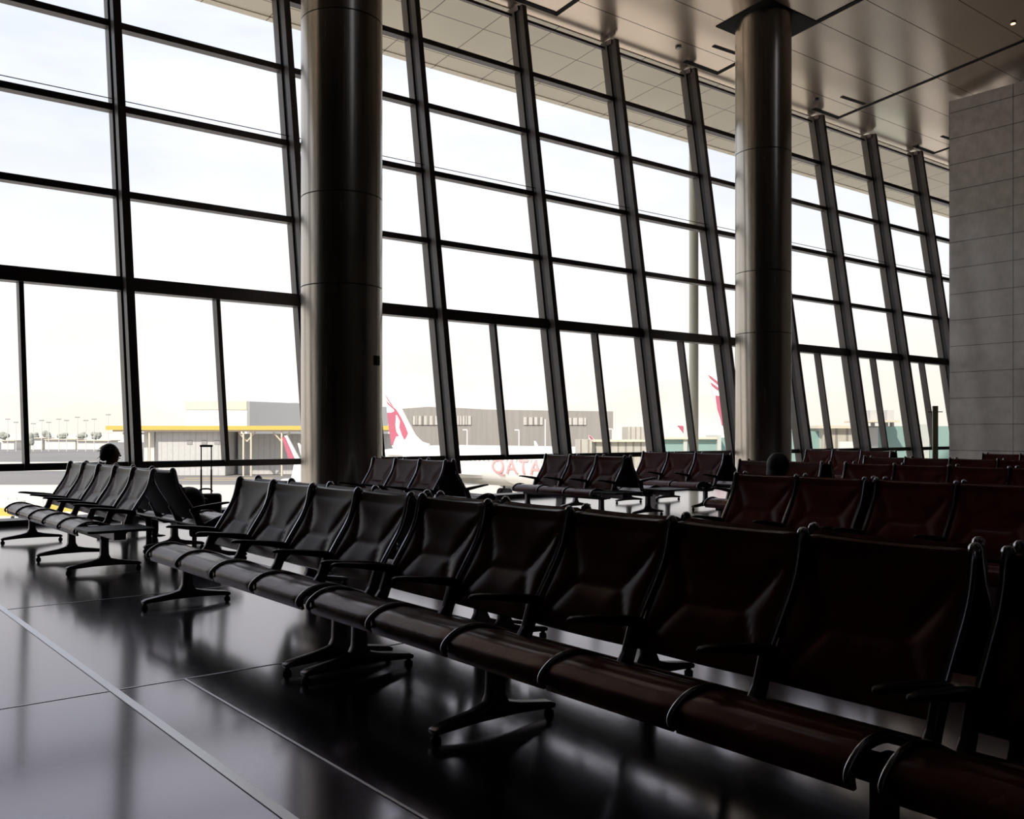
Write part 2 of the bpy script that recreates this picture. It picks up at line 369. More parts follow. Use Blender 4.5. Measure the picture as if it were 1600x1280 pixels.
c1 = column(6.80, 12.60, 'polished round steel column, the wider one left of the picture centre, in front of the window')
c2 = column(17.22, 12.72, 'polished round steel column, the slimmer far one at right of centre, before the stone wall')
pb = MB().box(-0.045, 0.045, -0.02, 0.02, -0.07, 0.07).build('wall_switch_box', MAT['beam'], bevel=0.008)
an = math.radians(-62); pb.location = (6.80+0.615*math.cos(an), 12.60+0.615*math.sin(an), 2.28); pb.rotation_euler = (0, 0, an+math.pi/2)
tag(pb, 'small dark control box fixed to the wider left steel column', 'control box')
# flat black plates paint in the dark of the ceiling recesses around both columns
y = 12.72; q = [(16.5, 12.1), (18.35, 12.1), (18.35, 13.45), (16.5, 13.45)]
mm = MB().hexa([(a, b, cz(b)-0.015) for a, b in q], [(a, b, cz(b)+0.06) for a, b in q]); struct(mm.build('trim_14', MAT['slot']))
q = [(5.95, 11.85), (7.8, 11.85), (7.8, 13.2), (5.95, 13.2)]
mm = MB().hexa([(a, b, cz(b)-0.015) for a, b in q], [(a, b, cz(b)+0.06) for a, b in q]); struct(mm.build('trim_15', MAT['slot']))

def downlight(x, y, lit, label, r=0.07):
    e = empty('ceiling_downlight', (x, y, cz(y))); e.rotation_euler = (-math.atan(CEIL_B), 0, 0)
    tag(e, label, 'ceiling light', 'small ceiling downlights')
    MB().lathe([(r, -0.03), (r, 0.02)], n=16).build('housing', MAT['alu_dark'], e)
    MB().lathe([(r*0.7, -0.036), (r*0.7, -0.028)], n=16).build('lens', MAT['lamp'] if lit else MAT['alu'], e)
downlight(22.43, 9.69, True, 'small warm glowing ceiling downlight in the top right corner')
downlight(16.47, 14.51, False, 'small unlit ceiling downlight left of the far steel column')
downlight(21.93, 14.51, False, 'small unlit ceiling downlight right of the far steel column')

# ------------------------------------------------------------------ tandem benches
def seg_d(p, a, b):
    ax, ay = a; bx, by = b; px, py = p; dx, dy = bx-ax, by-ay
    t = max(0, min(1, ((px-ax)*dx+(py-ay)*dy)/(dx*dx+dy*dy+1e-12))); return math.hypot(px-ax-t*dx, py-ay-t*dy)
def polyline_at(pts, t):
    ls = [math.dist(a, b) for a, b in zip(pts[:-1], pts[1:])]; T = sum(ls); d = t*T
    for (a, b), l in zip(zip(pts[:-1], pts[1:]), ls):
        if d <= l: k = d/l; return (a[0]+(b[0]-a[0])*k, a[1]+(b[1]-a[1])*k)
        d -= l
    return pts[-1]
def smooth_path(pts, it=3):
    for _ in range(it):
        q = [pts[0]]
        for a, b in zip(pts[:-1], pts[1:]):
            q += [tuple(a[i]*0.75+b[i]*0.25 for i in range(len(a))), tuple(a[i]*0.25+b[i]*0.75 for i in range(len(a)))]
        q.append(pts[-1]); pts = q
    return pts
def pad(name, prof, W, seams, nu, nv, puff, sag, thick, mats, fall=0.035):
    prof = smooth_path(prof); pts = [polyline_at(prof, j/nv) for j in range(nv+1)]
    Ltot = sum(math.dist(a, b) for a, b in zip(prof[:-1], prof[1:]))
    sm = [((a[0]*W/2, a[1]*Ltot), (b[0]*W/2, b[1]*Ltot)) for a, b in seams]
    V = []; front = []; back = []
    for j in range(nv+1):
        a = pts[max(j-1, 0)]; b = pts[min(j+1, nv)]; tx, tz = b[0]-a[0], b[1]-a[1]; l = math.hypot(tx, tz) or 1
        nx, nz = tz/l, -tx/l
        for i in range(nu+1):
            u = -1+2*i/nu; y = u*W/2; s_ = j/nv*Ltot
            d = min([seg_d((y, s_), *q) for q in sm]+[W/2-abs(y), s_, Ltot-s_])
            h = puff*(1-math.exp(-max(d, 0)/fall)) - sag*(1-u*u)*math.sin(math.pi*min(1, max(0, j/nv)))**0.5
            front.append((pts[j][0]+nx*h, y, pts[j][1]+nz*h)); back.append((pts[j][0]-nx*(thick+sag*(1-u*u)*0.6), y, pts[j][1]-nz*(thick+sag*(1-u*u)*0.6)))
    n = (nu+1)*(nv+1); m = MB(); F_ = []
    id_ = lambda i, j: j*(nu+1)+i
    for j in range(nv):
        for i in range(nu):
            F_.append((id_(i, j), id_(i+1, j), id_(i+1, j+1), id_(i, j+1))); F_.append((n+id_(i, j), n+id_(i, j+1), n+id_(i+1, j+1), n+id_(i+1, j)))
    for j in range(nv):
        F_.append((id_(0, j), id_(0, j+1), n+id_(0, j+1), n+id_(0, j))); F_.append((id_(nu, j), n+id_(nu, j), n+id_(nu, j+1), id_(nu, j+1)))
    for i in range(nu):
        F_.append((id_(i, 0), n+id_(i, 0), n+id_(i+1, 0), id_(i+1, 0))); F_.append((id_(i, nv), id_(i+1, nv), n+id_(i+1, nv), n+id_(i, nv)))
    m.add(front+back, F_); me = m.mesh(name, mats[0], smooth=0.9)
    if len(mats) > 1:
        me.materials.append(mats[1])
        # the rear shell is black leather: its faces use only back-side vertices
        for p in me.polygons:
            if all(v >= n for v in p.vertices): p.material_index = 1
    return me
# local frame: +x = the way the sitter faces, x = 0 under the top of the back, y along the bench
BACK = [(0.222, 0.415), (0.200, 0.45), (0.165, 0.52), (0.115, 0.60), (0.062, 0.68), (0.028, 0.76), (0.008, 0.83), (-0.004, 0.862), (-0.022, 0.872), (-0.036, 0.858)]
BSEAM = [((-0.46, 0.40), (0.46, 0.40)), ((-0.46, 0.40), (-0.98, 0.86)), ((0.46, 0.40), (0.98, 0.86)), ((-0.46, 0.40), (-0.92, 0.0)), ((0.46, 0.40), (0.92, 0.0)), ((-1, 0.86), (1, 0.86))]
SEAT = [(0.215, 0.356), (0.235, 0.342), (0.30, 0.358), (0.39, 0.398), (0.47, 0.424), (0.54, 0.429), (0.60, 0.418), (0.640, 0.402), (0.657, 0.378), (0.655, 0.350), (0.648, 0.322)][::-1]
SSEAM = [((-1, 0.50), (1, 0.50)), ((-1, 0.34), (1, 0.34)), ((-1, 0.17), (1, 0.17))]
PIT = 0.595
me_back = pad('backrest', BACK, PIT-0.03, BSEAM, 26, 30, 0.018, 0.018, 0.012, [MAT['leather'], MAT['backing']])
me_seat = pad('seat', SEAT, PIT-0.012, SSEAM, 12, 30, 0.008, 0.004, 0.014, [MAT['seat_leather'], MAT['backing']], 0.02)
def frame_mesh():
    m = MB()
    post = smooth_path([(-0.022, 0, 0.850), (-0.012, 0, 0.885), (0.012, 0, 0.875), (0.030, 0, 0.77), (0.062, 0, 0.69), (0.125, 0, 0.595), (0.185, 0, 0.50), (0.20, 0, 0.47)], 2)
    m.tube(post, 0.0145, 8, sq=(0.85, 1.15))
    m.ball((-0.004, 0, 0.876), 0.021, 10, 7)
    rail = smooth_path([(0.235, 0, 0.35), (0.30, 0, 0.360), (0.39, 0, 0.402), (0.47, 0, 0.433), (0.545, 0, 0.440), (0.61, 0, 0.425), (0.662, 0, 0.390), (0.676, 0, 0.360), (0.660, 0, 0.342)], 2)
    m.tube(rail, 0.0100, 8, sq=(0.9, 1.0))
    return m.mesh('side_frame', MAT['alu'], smooth=0.9)
me_frame = frame_mesh()
m = MB().prism([(0.150, -0.014, 0.50), (0.225, -0.014, 0.505), (0.262, -0.014, 0.40), (0.30, -0.014, 0.35), (0.44, -0.014, 0.335), (0.44, -0.014, 0.28), (0.30, -0.014, 0.28), (0.232, -0.014, 0.32), (0.20, -0.014, 0.40)], (0, 0.028, 0))
me_cast = m.mesh('bracket', MAT['alu_dark'], bevel=0.006)
# armrest pad: tapering wedge, thin rounded tip
m = MB(); ap = [(0.155, 0.494, 0.020, 0.018), (0.20, 0.506, 0.027, 0.022), (0.28, 0.520, 0.030, 0.020), (0.38, 0.535, 0.031, 0.016), (0.47, 0.548, 0.029, 0.013), (0.52, 0.552, 0.022, 0.010), (0.54, 0.550, 0.010, 0.006)]
vs = []; nn = 12
for x, z, hw, ht in ap:
    for k in range(nn):
        a = 2*math.pi*k/nn; ca, sa = math.cos(a), math.sin(a)
        vs.append((x, hw*math.copysign(abs(ca)**0.7, ca), z+ht*math.copysign(abs(sa)**0.8, sa)))
fs = [(i*nn+k, i*nn+(k+1)%nn, (i+1)*nn+(k+1)%nn, (i+1)*nn+k) for i in range(len(ap)-1) for k in range(nn)]+[tuple(range(nn))[::-1], tuple((len(ap)-1)*nn+k for k in range(nn))]
m.add(vs, fs); me_arm = m.mesh('armrest', MAT['arm'], smooth=1.2)
# pedestal: T-shaped casting with flared root and splayed foot bar
def pedestal_mesh():
    c = 0.41; y0 = -0.028
    o = [(c-0.31, 0.030), (c-0.315, 0.050), (c-0.29, 0.062), (c-0.12, 0.088), (c-0.055, 0.105), (c-0.036, 0.14), (c-0.033, 0.20), (c-0.033, 0.30), (c-0.06, 0.345)]
    o2 = [(2*c-x, z) for x, z in o][::-1]; lo = [(c+0.10, 0.042), (c-0.10, 0.042)]
    m = MB().prism([(x, y0, z) for x, z in o+o2+lo], (0, 0.056, 0)); return m.mesh('pedestal', MAT['alu_dark'], bevel=0.008, smooth=0.8)
me_ped = pedestal_mesh()
m = MB(); m.lathe([(0.022, 0.0), (0.022, 0.014), (0.013, 0.02), (0.012, 0.04)], n=14)
me_glide = m.mesh('foot_glide', MAT['dark'], smooth=0.8)
def table_mesh():
    r = 0.05; pts = []
    for cx, cy, a0 in ((0.64, 0.05, -90), (0.64, 0.45, 0), (0.20, 0.45, 90), (0.20, 0.05, 180)):
        for k in range(5):
            a = math.radians(a0+k*22.5); pts.append((cx+r*math.cos(a), cy+r*math.sin(a), 0.385))
    m = MB().prism(pts, (0, 0, 0.022))
    me = m.mesh('side_table', MAT['beam'], bevel=0.006); return me
me_table = table_mesh()
m = MB().box(0.36, 0.46, -0.02, 0.42, 0.31, 0.385); me_tb = m.mesh('table_bracket', MAT['alu_dark'], bevel=0.01)
beam_cache = {}
def bench(x, y0, y1, n, facing, label, table=0, peds=None, pitch=None):
    """x = line of the back tops, y0 > y1 ends, facing -1 = towards picture left, +1 = right; table: +1 at the far end, -1 at the near end"""
    Ln = abs(y0-y1); yc = (y0+y1)/2; p = Ln/n
    e = empty('tandem_bench', (x, yc, 0), math.pi if facing < 0 else 0)
    tag(e, label, 'bench', 'tandem airport benches')
    ys = p/PIT
    for i in range(n):
        yy = -Ln/2+p*(i+0.5)
        o = link('backrest', me_back, e, (0, yy, 0)); o.scale = (1, ys, 1)
        o = link('seat', me_seat, e, (0, yy, 0)); o.scale = (1, ys, 1)
    for i in range(n+1):
        yy = -Ln/2+p*i+(0.012 if i == 0 else -0.012 if i == n else 0)
        link('side_frame', me_frame, e, (0, yy, 0)); link('bracket', me_cast, e, (0, yy, 0)); link('armrest', me_arm, e, (0, yy, 0))
    key = round(Ln, 2)
    if key not in beam_cache: beam_cache[key] = MB().box(0.355, 0.455, -Ln/2, Ln/2, 0.275, 0.335).mesh('beam', MAT['beam'], bevel=0.01)
    link('beam', beam_cache[key], e)
    for i in (peds or ([0, n] if n < 5 else [0, 2, n])):
        # indices count from the far (window) end
        wy = Ln/2-p*i; wy = min(max(wy, -Ln/2+0.06), Ln/2-0.06)
        if facing < 0: wy = -wy
        pd = link('pedestal', me_ped, e, (0, wy, 0)); link('foot_glide', me_glide, pd, (0.41-0.295, 0, 0)); link('foot_glide', me_glide, pd, (0.41+0.295, 0, 0))
    if table:
        t = table if facing > 0 else -table
        if t > 0: o = link('side_table', me_table, e, (0, Ln/2+0.03, 0)); q = link('table_bracket', me_tb, e, (0, Ln/2, 0))
        else: o = link('side_table', me_table, e, (0, -Ln/2-0.53, 0)); q = link('table_bracket', me_tb, e, (0, -Ln/2-0.40, 0))
    return e
A, A2 = 2.785, 2.965
bench(A, 11.66, 8.70, 5, -1, 'five-seat bench at far left, facing left, dark table on its near end', -1, [0, 3, 5])
bench(A2, 11.66, 8.70, 5, 1, 'five-seat brown leather bench at far left facing right, woman and backpack on it', 0, [0, 3, 5])
bench(A, 6.75, 4.37, 4, -1, 'four-seat brown leather bench facing left, far end of the long front row, beside the walkway')
bench(A2, 6.82, 4.47, 4, 1, 'four-seat bench facing right, back to back behind the far end of the long front row')
bench(A, 4.28, 1.30, 5, -1, 'five-seat brown leather bench facing left, middle of the long front row, full width of foreground')
bench(A2, 4.36, 1.37, 5, 1, 'five-seat bench facing right, back to back behind the middle of the long front row')
bench(A, 1.23, -1.16, 4, -1, 'nearest bench facing left, cut by the right edge of the picture in the foreground')
bench(A2, 1.27, -1.12, 4, 1, 'nearest bench facing right, cut by the right edge of the picture, only its tops showing')
B, B2 = 6.33, 6.51
bench(B, 4.96, 3.77, 2, -1, 'two-seat bench facing left in the second row, before the black-haired head')
bench(B2, 5.0, 3.80, 2, 1, 'two-seat bench facing right in the second row, black-haired person seated on it')
bench(B, 3.70, 0.72, 5, -1, 'five-seat bench facing left in the second row, running out at the right picture edge')
bench(B2, 3.73, 0.75, 5, 1, 'five-seat bench facing right behind the second row, running out at the right picture edge')
bench(6.55, 11.25, 9.50, 3, -1, 'three-seat brown leather bench facing left, just right of the foot of the wider column')
bench(6.73, 11.30, 9.58, 3, 1, 'three-seat bench facing right, backing the bench at the foot of the wider column')
bench(9.65, 11.25, 9.50, 3, -1, 'three-seat bench facing left before the aircraft lettering, with a dark table on its near end', -1)
bench(9.83, 11.25, 9.55, 3, 1, 'three-seat bench facing right, backing the bench before the aircraft lettering', -1)
bench(12.25, 11.62, 9.80, 3, -1, 'three-seat reddish leather bench facing left, next to the far steel column under the green bridge')
bench(12.43, 11.62, 9.80, 3, 1, 'three-seat bench facing right, backing the reddish bench next to the far steel column')
Cx = 9.5
bench(Cx, 7.38, 6.20, 2, -1, 'two-seat bench facing left in the third row, directly beyond the black-haired person')
bench(Cx+.18, 7.38, 6.20, 2, 1, 'two-seat bench facing right in the third row, beyond the black-haired person')
bench(Cx, 5.92, 2.95, 5, -1, 'five-seat bench facing left in the third row, running out at the right picture edge')
bench(Cx+.18, 5.92, 2.95, 5, 1, 'five-seat bench facing right behind the third row, running out at the right picture edge')
bench(12.2, 7.30, 4.22, 5, -1, 'five-seat bench facing left in the fourth row, below the stone wall')
bench(12.38, 7.30, 4.22, 5, 1, 'five-seat bench facing right behind the fourth row, below the stone wall')
bench(16.3, 11.02, 9.20, 3, -1, 'three-seat rust-lit bench facing left, right of the far steel column beneath the window')
bench(16.48, 11.02, 9.20, 3, 1, 'three-seat bench facing right, backing the rust-lit bench right of the far steel column')
bench(15.5, 7.18, 4.20, 5, -1, 'farthest five-seat bench facing left, low before the stone wall at the right edge')
bench(15.68, 7.18, 4.20, 5, 1, 'farthest five-seat bench facing right, hidden behind its twin before the stone wall')

# ------------------------------------------------------------------ tall olive post by the stone wall
e = empty('sign_post', (20.0, 10.27, 0), -0.9); tag(e, 'tall olive rectangular post with short crossbar, left of the stone wall', 'post')
MB().box(-0.055, 0.055, -0.04, 0.04, 0.02, 1.80).build('post', MAT['olive'], e, bevel=0.006)
MB().box(-0.2, 0.2, -0.15, 0.15, 0, 0.02).build('base_plate', MAT['beam'], e, bevel=0.005)
MB().tube([(-0.15, 0, 1.67), (0.15, 0, 1.67)], 0.010, 8).build('crossbar', MAT['beam'], e)

# ------------------------------------------------------------------ luggage
e = empty('suitcase', (3.92, 10.45, 0), 0.62-math.pi/2+math.pi/2); e.rotation_euler = (0, 0, -0.45)
tag(e, 'charcoal wheeled suitcase with its trolley handle pulled up, standing by the far left bench', 'suitcase')
body = MB().box(-0.17, 0.17, -0.11, 0.11, 0.05, 0.53).build('body', MAT['case'], e, bevel=0.045, seg=3, smooth=0.7)
MB().box(-0.13, 0.13, -0.135, -0.105, 0.10, 0.40).build('front_pocket', MAT['case'], e, bevel=0.015)
hb = MB(); hb.tube([(-0.055, 0.08, 0.50), (-0.055, 0.08, 0.80)], 0.010, 8); hb.tube([(0.055, 0.08, 0.50), (0.055, 0.08, 0.80)], 0.010, 8)
hb.tube([(-0.055, 0.08, 0.80), (-0.055, 0.08, 1.06)], 0.007, 8); hb.tube([(0.055, 0.08, 0.80), (0.055, 0.08, 1.06)], 0.007, 8)
hb.build('telescopic_tube', MAT['beam'], e, smooth=1.0)
MB().box(-0.07, 0.07, 0.065, 0.095, 1.055, 1.08).build('grip', MAT['beam'], e, bevel=0.008)
MB().tube(smooth_path([(-0.07, 0, 0.55), (-0.06, 0, 0.585), (0.06, 0, 0.585), (0.07, 0, 0.55)], 2), 0.010, 8).build('top_handle', MAT['dark'], e, smooth=1.0)
for sx in (-0.12, 0.12):
    for sy in (-0.08, 0.08):
        MB().tube([(sx-0.015, sy, 0.03), (sx+0.015, sy, 0.03)], 0.030, 14).build('wheel', MAT['dark'], e)
e = empty('backpack', (3.30, 9.25, 0.42), 0.3); tag(e, 'dark backpack lying on the far left bench beside the suitcase', 'bag')
m = MB(); m.ball((0, 0, 0.13), 0.16, 18, 12, (0.85, 1.1, 0.85)); m.ball((0.08, 0.0, 0.10), 0.10, 14, 10, (0.8, 1.1, 0.9))
m.build('body', MAT['case'], e, smooth=3.2)
MB().tube(smooth_path([(-0.10, -0.05, 0.22), (-0.12, -0.04, 0.29), (-0.12, 0.04, 0.29), (-0.10, 0.05, 0.22)], 2), 0.012, 8).build('handle', MAT['dark'], e, smooth=1.0)
MB().box(-0.17, -0.10, -0.09, -0.01, 0.16, 0.27).build('side_pocket', MAT['case'], e, bevel=0.02)

# ------------------------------------------------------------------ people
def person(loc, rz, label, cloth, hair, long_hair, lean=0.0, sc=1.0, turn=0.0):
    """seated figure, local +x forward, origin on the floor under the hips"""
    J = {'pelvis': (0, 0, 0.50, 0.135, 0.115), 'waist': (-0.06, 0, 0.60, 0.115, 0.10), 'chest': (-0.10, 0, 0.74, 0.135, 0.115), 'neckb': (-0.09, 0, 0.86, 0.075, 0.06),
         'neck': (-0.065, 0, 0.91, 0.048, 0.048), 'headb': (-0.05, 0, 0.97, 0.055, 0.055)}
    E = [('pelvis', 'waist'), ('waist', 'chest'), ('chest', 'neckb'), ('neckb', 'neck'), ('neck', 'headb')]
    for s, t in ((1, 'L'), (-1, 'R')):
        J.update({'sh'+t: (-0.095, s*0.155, 0.825, 0.055, 0.05), 'el'+t: (0.02, s*0.205, 0.60, 0.040, 0.038), 'wr'+t: (0.22, s*0.12, 0.565, 0.027, 0.022), 'pa'+t: (0.28, s*0.10, 0.555, 0.034, 0.016),
                  'hip'+t: (0.04, s*0.09, 0.50, 0.095, 0.085), 'kn'+t: (0.42, s*0.11, 0.49, 0.062, 0.060), 'an'+t: (0.45, s*0.11, 0.09, 0.040, 0.040), 'he'+t: (0.43, s*0.11, 0.045, 0.038, 0.038), 'to'+t: (0.58, s*0.12, 0.032, 0.036, 0.026)})
        E += [('chest', 'sh'+t), ('sh'+t, 'el'+t), ('el'+t, 'wr'+t), ('wr'+t, 'pa'+t), ('pelvis', 'hip'+t), ('hip'+t, 'kn'+t), ('kn'+t, 'an'+t), ('an'+t, 'he'+t), ('he'+t, 'to'+t)]
        for f, (dy, ln) in enumerate(((0.026, 0.065), (0.009, 0.078), (-0.009, 0.072), (-0.026, 0.055))):
            a = 'f%d%s' % (f, t); b = 'g%d%s' % (f, t); c = 'h%d%s' % (f, t)
            J[a] = (0.305, s*0.10+dy, 0.553, 0.0095, 0.0095); J[b] = (0.305+ln*0.55, s*0.10+dy*1.15, 0.548, 0.0085, 0.0085); J[c] = (0.305+ln, s*0.10+dy*1.2, 0.532, 0.0075, 0.0075)
            E += [('pa'+t, a), (a, b), (b, c)]
        J['t1'+t] = (0.265, s*0.065, 0.560, 0.011, 0.011); J['t2'+t] = (0.300, s*0.045, 0.555, 0.009, 0.009); E += [('wr'+t, 't1'+t), ('t1'+t, 't2'+t)]
    names = list(J); idx = {n: i for i, n in enumerate(names)}
    me = bpy.data.meshes.new('body'); me.from_pydata([J[n][:3] for n in names], [(idx[a], idx[b]) for a, b in E], [])
    tmp = bpy.data.objects.new('body', me); C.objects.link(tmp)
    sk = tmp.modifiers.new('s', 'SKIN'); sk.use_smooth_shade = True
    for i, n in enumerate(names):
        sv = me.skin_vertices[0].data[i]; sv.radius = J[n][3:5]; sv.use_root = (n == 'pelvis')
    ss = tmp.modifiers.new('u', 'SUBSURF'); ss.levels = 2; ss.render_levels = 2
    dg = bpy.context.evaluated_depsgraph_get(); dg.update()
    bm = bmesh.new(); bm.from_mesh(bpy.data.meshes.new_from_object(tmp.evaluated_get(dg)))
    bpy.data.objects.remove(tmp)
    # head, joined to the neck: skull, jaw, nose, lips, ears
    hm = MB(); hc = (-0.035, 0, 1.055)
    hm.ball(hc, 0.098, 20, 14, (0.98, 0.79, 1.10)); hm.ball((hc[0]+0.028, 0, hc[2]-0.058), 0.060, 16, 10, (0.95, 0.86, 0.95))
    hm.prism([(hc[0]+0.088, 0, hc[2]+0.018), (hc[0]+0.117, 0, hc[2]-0.026), (hc[0]+0.088, 0.017, hc[2]-0.032)], (0, 0.0005, 0)); hm.ball((hc[0]+0.104, 0, hc[2]-0.022), 0.0135, 10, 8, (1.1, 0.95, 0.9))
    hm.ball((hc[0]+0.094, 0, hc[2]-0.056), 0.012, 10, 6, (0.6, 1.9, 0.55))
    for s in (1, -1): hm.ball((hc[0]-0.005, s*0.079, hc[2]-0.012), 0.026, 10, 8, (0.6, 0.28, 1.15)); hm.ball((hc[0]+0.084, s*0.032, hc[2]+0.006), 0.0125, 10, 8)
    tm = hm.mesh('t', MAT['skin']); bm.from_mesh(tm)
    R = Matrix.Translation(hc) @ Matrix.Rotation(turn, 4, 'Z') @ Matrix.Translation(-Vector(hc))
    out = bpy.data.meshes.new('person'); bm.to_mesh(out); bm.free()
    out.materials.append(cloth); out.materials.append(MAT['skin'])
    for p in out.polygons:
        c = p.center; p.use_smooth = True
        p.material_index = 1 if (c.z > 0.885 or (c.x > 0.225 and c.z > 0.53 and abs(c.y) < 0.15 and c.z < 0.60 and c.x < 0.40 and c.z > 0.528 and c.x > 0.235)) else 0
    o = link('person', out, None, loc, (0, lean, rz)); o.scale = (sc, sc, sc)
    tag(o, label, 'person', 'seated travellers')
    h = MB(); h.ball((hc[0]-0.022, 0, hc[2]+0.018), 0.108, 22, 14, (0.98, 0.84, 1.0))
    if long_hair:
        h.ball((hc[0]-0.055, 0, hc[2]-0.05), 0.088, 18, 12, (0.75, 0.98, 1.35))
    else:
        h.ball((hc[0]-0.085, 0, hc[2]-0.03), 0.052, 14, 10, (0.9, 1.0, 1.1))
        rr = random.Random(3)
        for k in range(22):      # loose strands
            a = rr.uniform(1.6, 4.7); z = rr.uniform(-0.10, 0.09); r0 = 0.10
            p0 = Vector((hc[0]-0.02+r0*math.cos(a), 0.09*math.sin(a), hc[2]+z)); dd = Vector((math.cos(a)*0.6, math.sin(a)*0.5, rr.uniform(-1, 0.3))).normalized()
            h.tube([p0-dd*0.02, p0+dd*0.02, p0+dd*0.045+Vector((0, 0, -0.01))], [0.004, 0.003, 0.001], 5)
    hmesh = h.mesh('hair', hair, smooth=3.2)
    # cut the hair clear of the face
    for v in hmesh.vertices:
        if v.co.x > hc[0]+0.025 and v.co.z < hc[2]+0.060: v.co.x = hc[0]+0.025-(v.co.x-hc[0]-0.025)*0.3
    link('hair', hmesh, o)
    return o
person((3.20, 11.40, -0.05), 0.0, 'woman with dark tied-up hair seated at far left, seen from the side against the window', MAT['cloth'], MAT['hair'], False, sc=0.97)
person((6.83, 4.85, -0.13), 0.0, 'black-haired person seen from behind, seated in the second row before the far column', MAT['cloth2'], MAT['hair_black'], True)

# ------------------------------------------------------------------ outside: apron far below the hall floor
GZ = -6.0
Rv = Vector((CT, -ST, 0)); Fv = Vector((ST, CT, 0)); Up = Vector((0, 0, 1))
def facing_box(px0, px1, py0, py1, zc, depth, mb=None, z0=None):
    """block whose near face stands at distance zc square to the view axis"""
    a = P(px0, py0, zc); b = P(px1, py0, zc); zt = a.z; zb = z0 if z0 is not None else P(px0, py1, zc).z
    m = mb or MB(); d = Fv*depth
    lo = [Vector((p.x, p.y, zb)) for p in (a, b, b+d, a+d)]; hi = [Vector((p.x, p.y, zt)) for p in (a, b, b+d, a+d)]
    return m.hexa(lo, hi)
def flat_strip(d0, d1, s0, s1, z, name, mat):
    c = [Fv*d0+Rv*s0, Fv*d0+Rv*s1, Fv*d1+Rv*s1, Fv*d1+Rv*s0]
    return struct(MB().hexa([(p.x, p.y, z-0.05) for p in c], [(p.x, p.y, z) for p in c]).build(name, mat))
struct(MB().box(-2500, 2500, 15.5, 4500, GZ-0.6, GZ-0.1).build('ground', MAT['apron']))
flat_strip(132, 178, -160, 60, GZ-0.04, 'trim_16', MAT['asphalt'])
flat_strip(235, 700, -700, 400, GZ-0.04, 'trim_17', MAT['asphalt'])
a = P(275, 748, 0); 
flat_strip(149, 150.2, -52, -38, GZ-0.02, 'trim_18', MAT['paint']); flat_strip(143, 144, -56, -42, GZ-0.02, 'trim_19', MAT['paint'])

# long low building with an ochre canopy on forked posts
e = empty('canopy_terminal', (0, 0, 0)); Z = 158
base = P(330, 700, Z); e.location = (base.x, base.y, GZ)
def ch(mb, nm, mat, par, **k):
    o = mb.build(nm, mat, par, **k)
    o.matrix_parent_inverse = Matrix.Translation(-par.location); return o
tag(e, 'long low grey building with an ochre yellow canopy roof, at left beyond the window', 'building')
ch(facing_box(165, 612, 665.5, 672, Z-2, 14), 'canopy_roof', MAT['yellow'], e)
ch(facing_box(176, 612, 672, 674.5, Z-1.6, 12), 'canopy_soffit', MAT['cream'], e)
ch(facing_box(243, 352, 674, 0, Z, 9, z0=GZ), 'wall', MAT['greywall'], e)
ch(facing_box(372, 612, 678, 0, Z+5, 5, z0=GZ), 'rear_wall', MAT['greywall'], e)
for x in (296, 319, 339): ch(facing_box(x-4, x+4, 688, 694.5, Z-0.1, 0.2), 'window', MAT['grey'], e)
for x in (233, 380, 392, 440, 520): ch(facing_box(x-1.2, x+1.2, 674, 0, Z-1.5, 0.3, z0=GZ), 'post', MAT['cream'], e)
for x in (228, 238): ch(facing_box(x-3, x+3, 674, 0, Z+1, 2, z0=GZ), 'pier', MAT['offwhite'], e)
for x in (386, 440):
    for s in (-1, 1):
        m = MB(); m.tube([P(x, 690, Z-1), P(x+s*13, 675.5, Z-1)], 0.14, 6); ch(m, 'brace', MAT['cream'], e)
ch(facing_box(178, 238, 676, 679, Z+4, 1), 'fascia_beam', MAT['offwhite'], e)

# big pale block behind it: corner towards us, left side sunlit, right side greyed for shade
cpt = P(386, 627, 185); lpt = P(290, 628, 200); rpt = P(606, 636, 222)
def wall_poly(pts, zb):
    m = MB(); m.hexa([(p.x, p.y, zb) for p in pts], [(p.x, p.y, p.z) for p in pts]); return m
back = lpt+(rpt-cpt); back.z = lpt.z-1
e = tag(empty('storage_block', (cpt.x, cpt.y, GZ)), 'tall pale box-shaped block with a peach top band, rising behind the ochre canopy', 'building')
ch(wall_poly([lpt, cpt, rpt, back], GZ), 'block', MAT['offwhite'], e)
m = MB(); off = (Vector((lpt.x-cpt.x, lpt.y-cpt.y, 0))).normalized(); n_ = Vector((off.y, -off.x, 0));
if n_.dot(Fv) > 0: n_ = -n_
aa, bb = lpt+n_*0.15, cpt+n_*0.15
m.hexa([(aa.x, aa.y, lpt.z-1.6), (bb.x, bb.y, cpt.z-1.7), (cpt.x, cpt.y, cpt.z-1.7), (lpt.x, lpt.y, lpt.z-1.6)], [(aa.x, aa.y, lpt.z+0.02), (bb.x, bb.y, cpt.z+0.02), (cpt.x, cpt.y, cpt.z+0.02), (lpt.x, lpt.y, lpt.z+0.02)])
ch(m, 'top_band', MAT['cream'], e)
nr = Vector((rpt.x-cpt.x, rpt.y-cpt.y, 0)).normalized(); nr2 = Vector((nr.y, -nr.x, 0))
if nr2.dot(Fv) > 0: nr2 = -nr2
aa, bb = cpt+nr*0.5+nr2*0.1, rpt+nr2*0.1
ch(MB().hexa([(aa.x, aa.y, GZ), (bb.x, bb.y, GZ), (rpt.x, rpt.y, GZ), (cpt.x+nr.x*.5, cpt.y+nr.y*.5, GZ)], [(aa.x, aa.y, cpt.z-0.05), (bb.x, bb.y, rpt.z-0.05), (rpt.x, rpt.y, rpt.z-0.05), (cpt.x+nr.x*.5, cpt.y+nr.y*.5, cpt.z-0.05)]), 'shaded_side_wall', MAT['block_shade_side'], e)
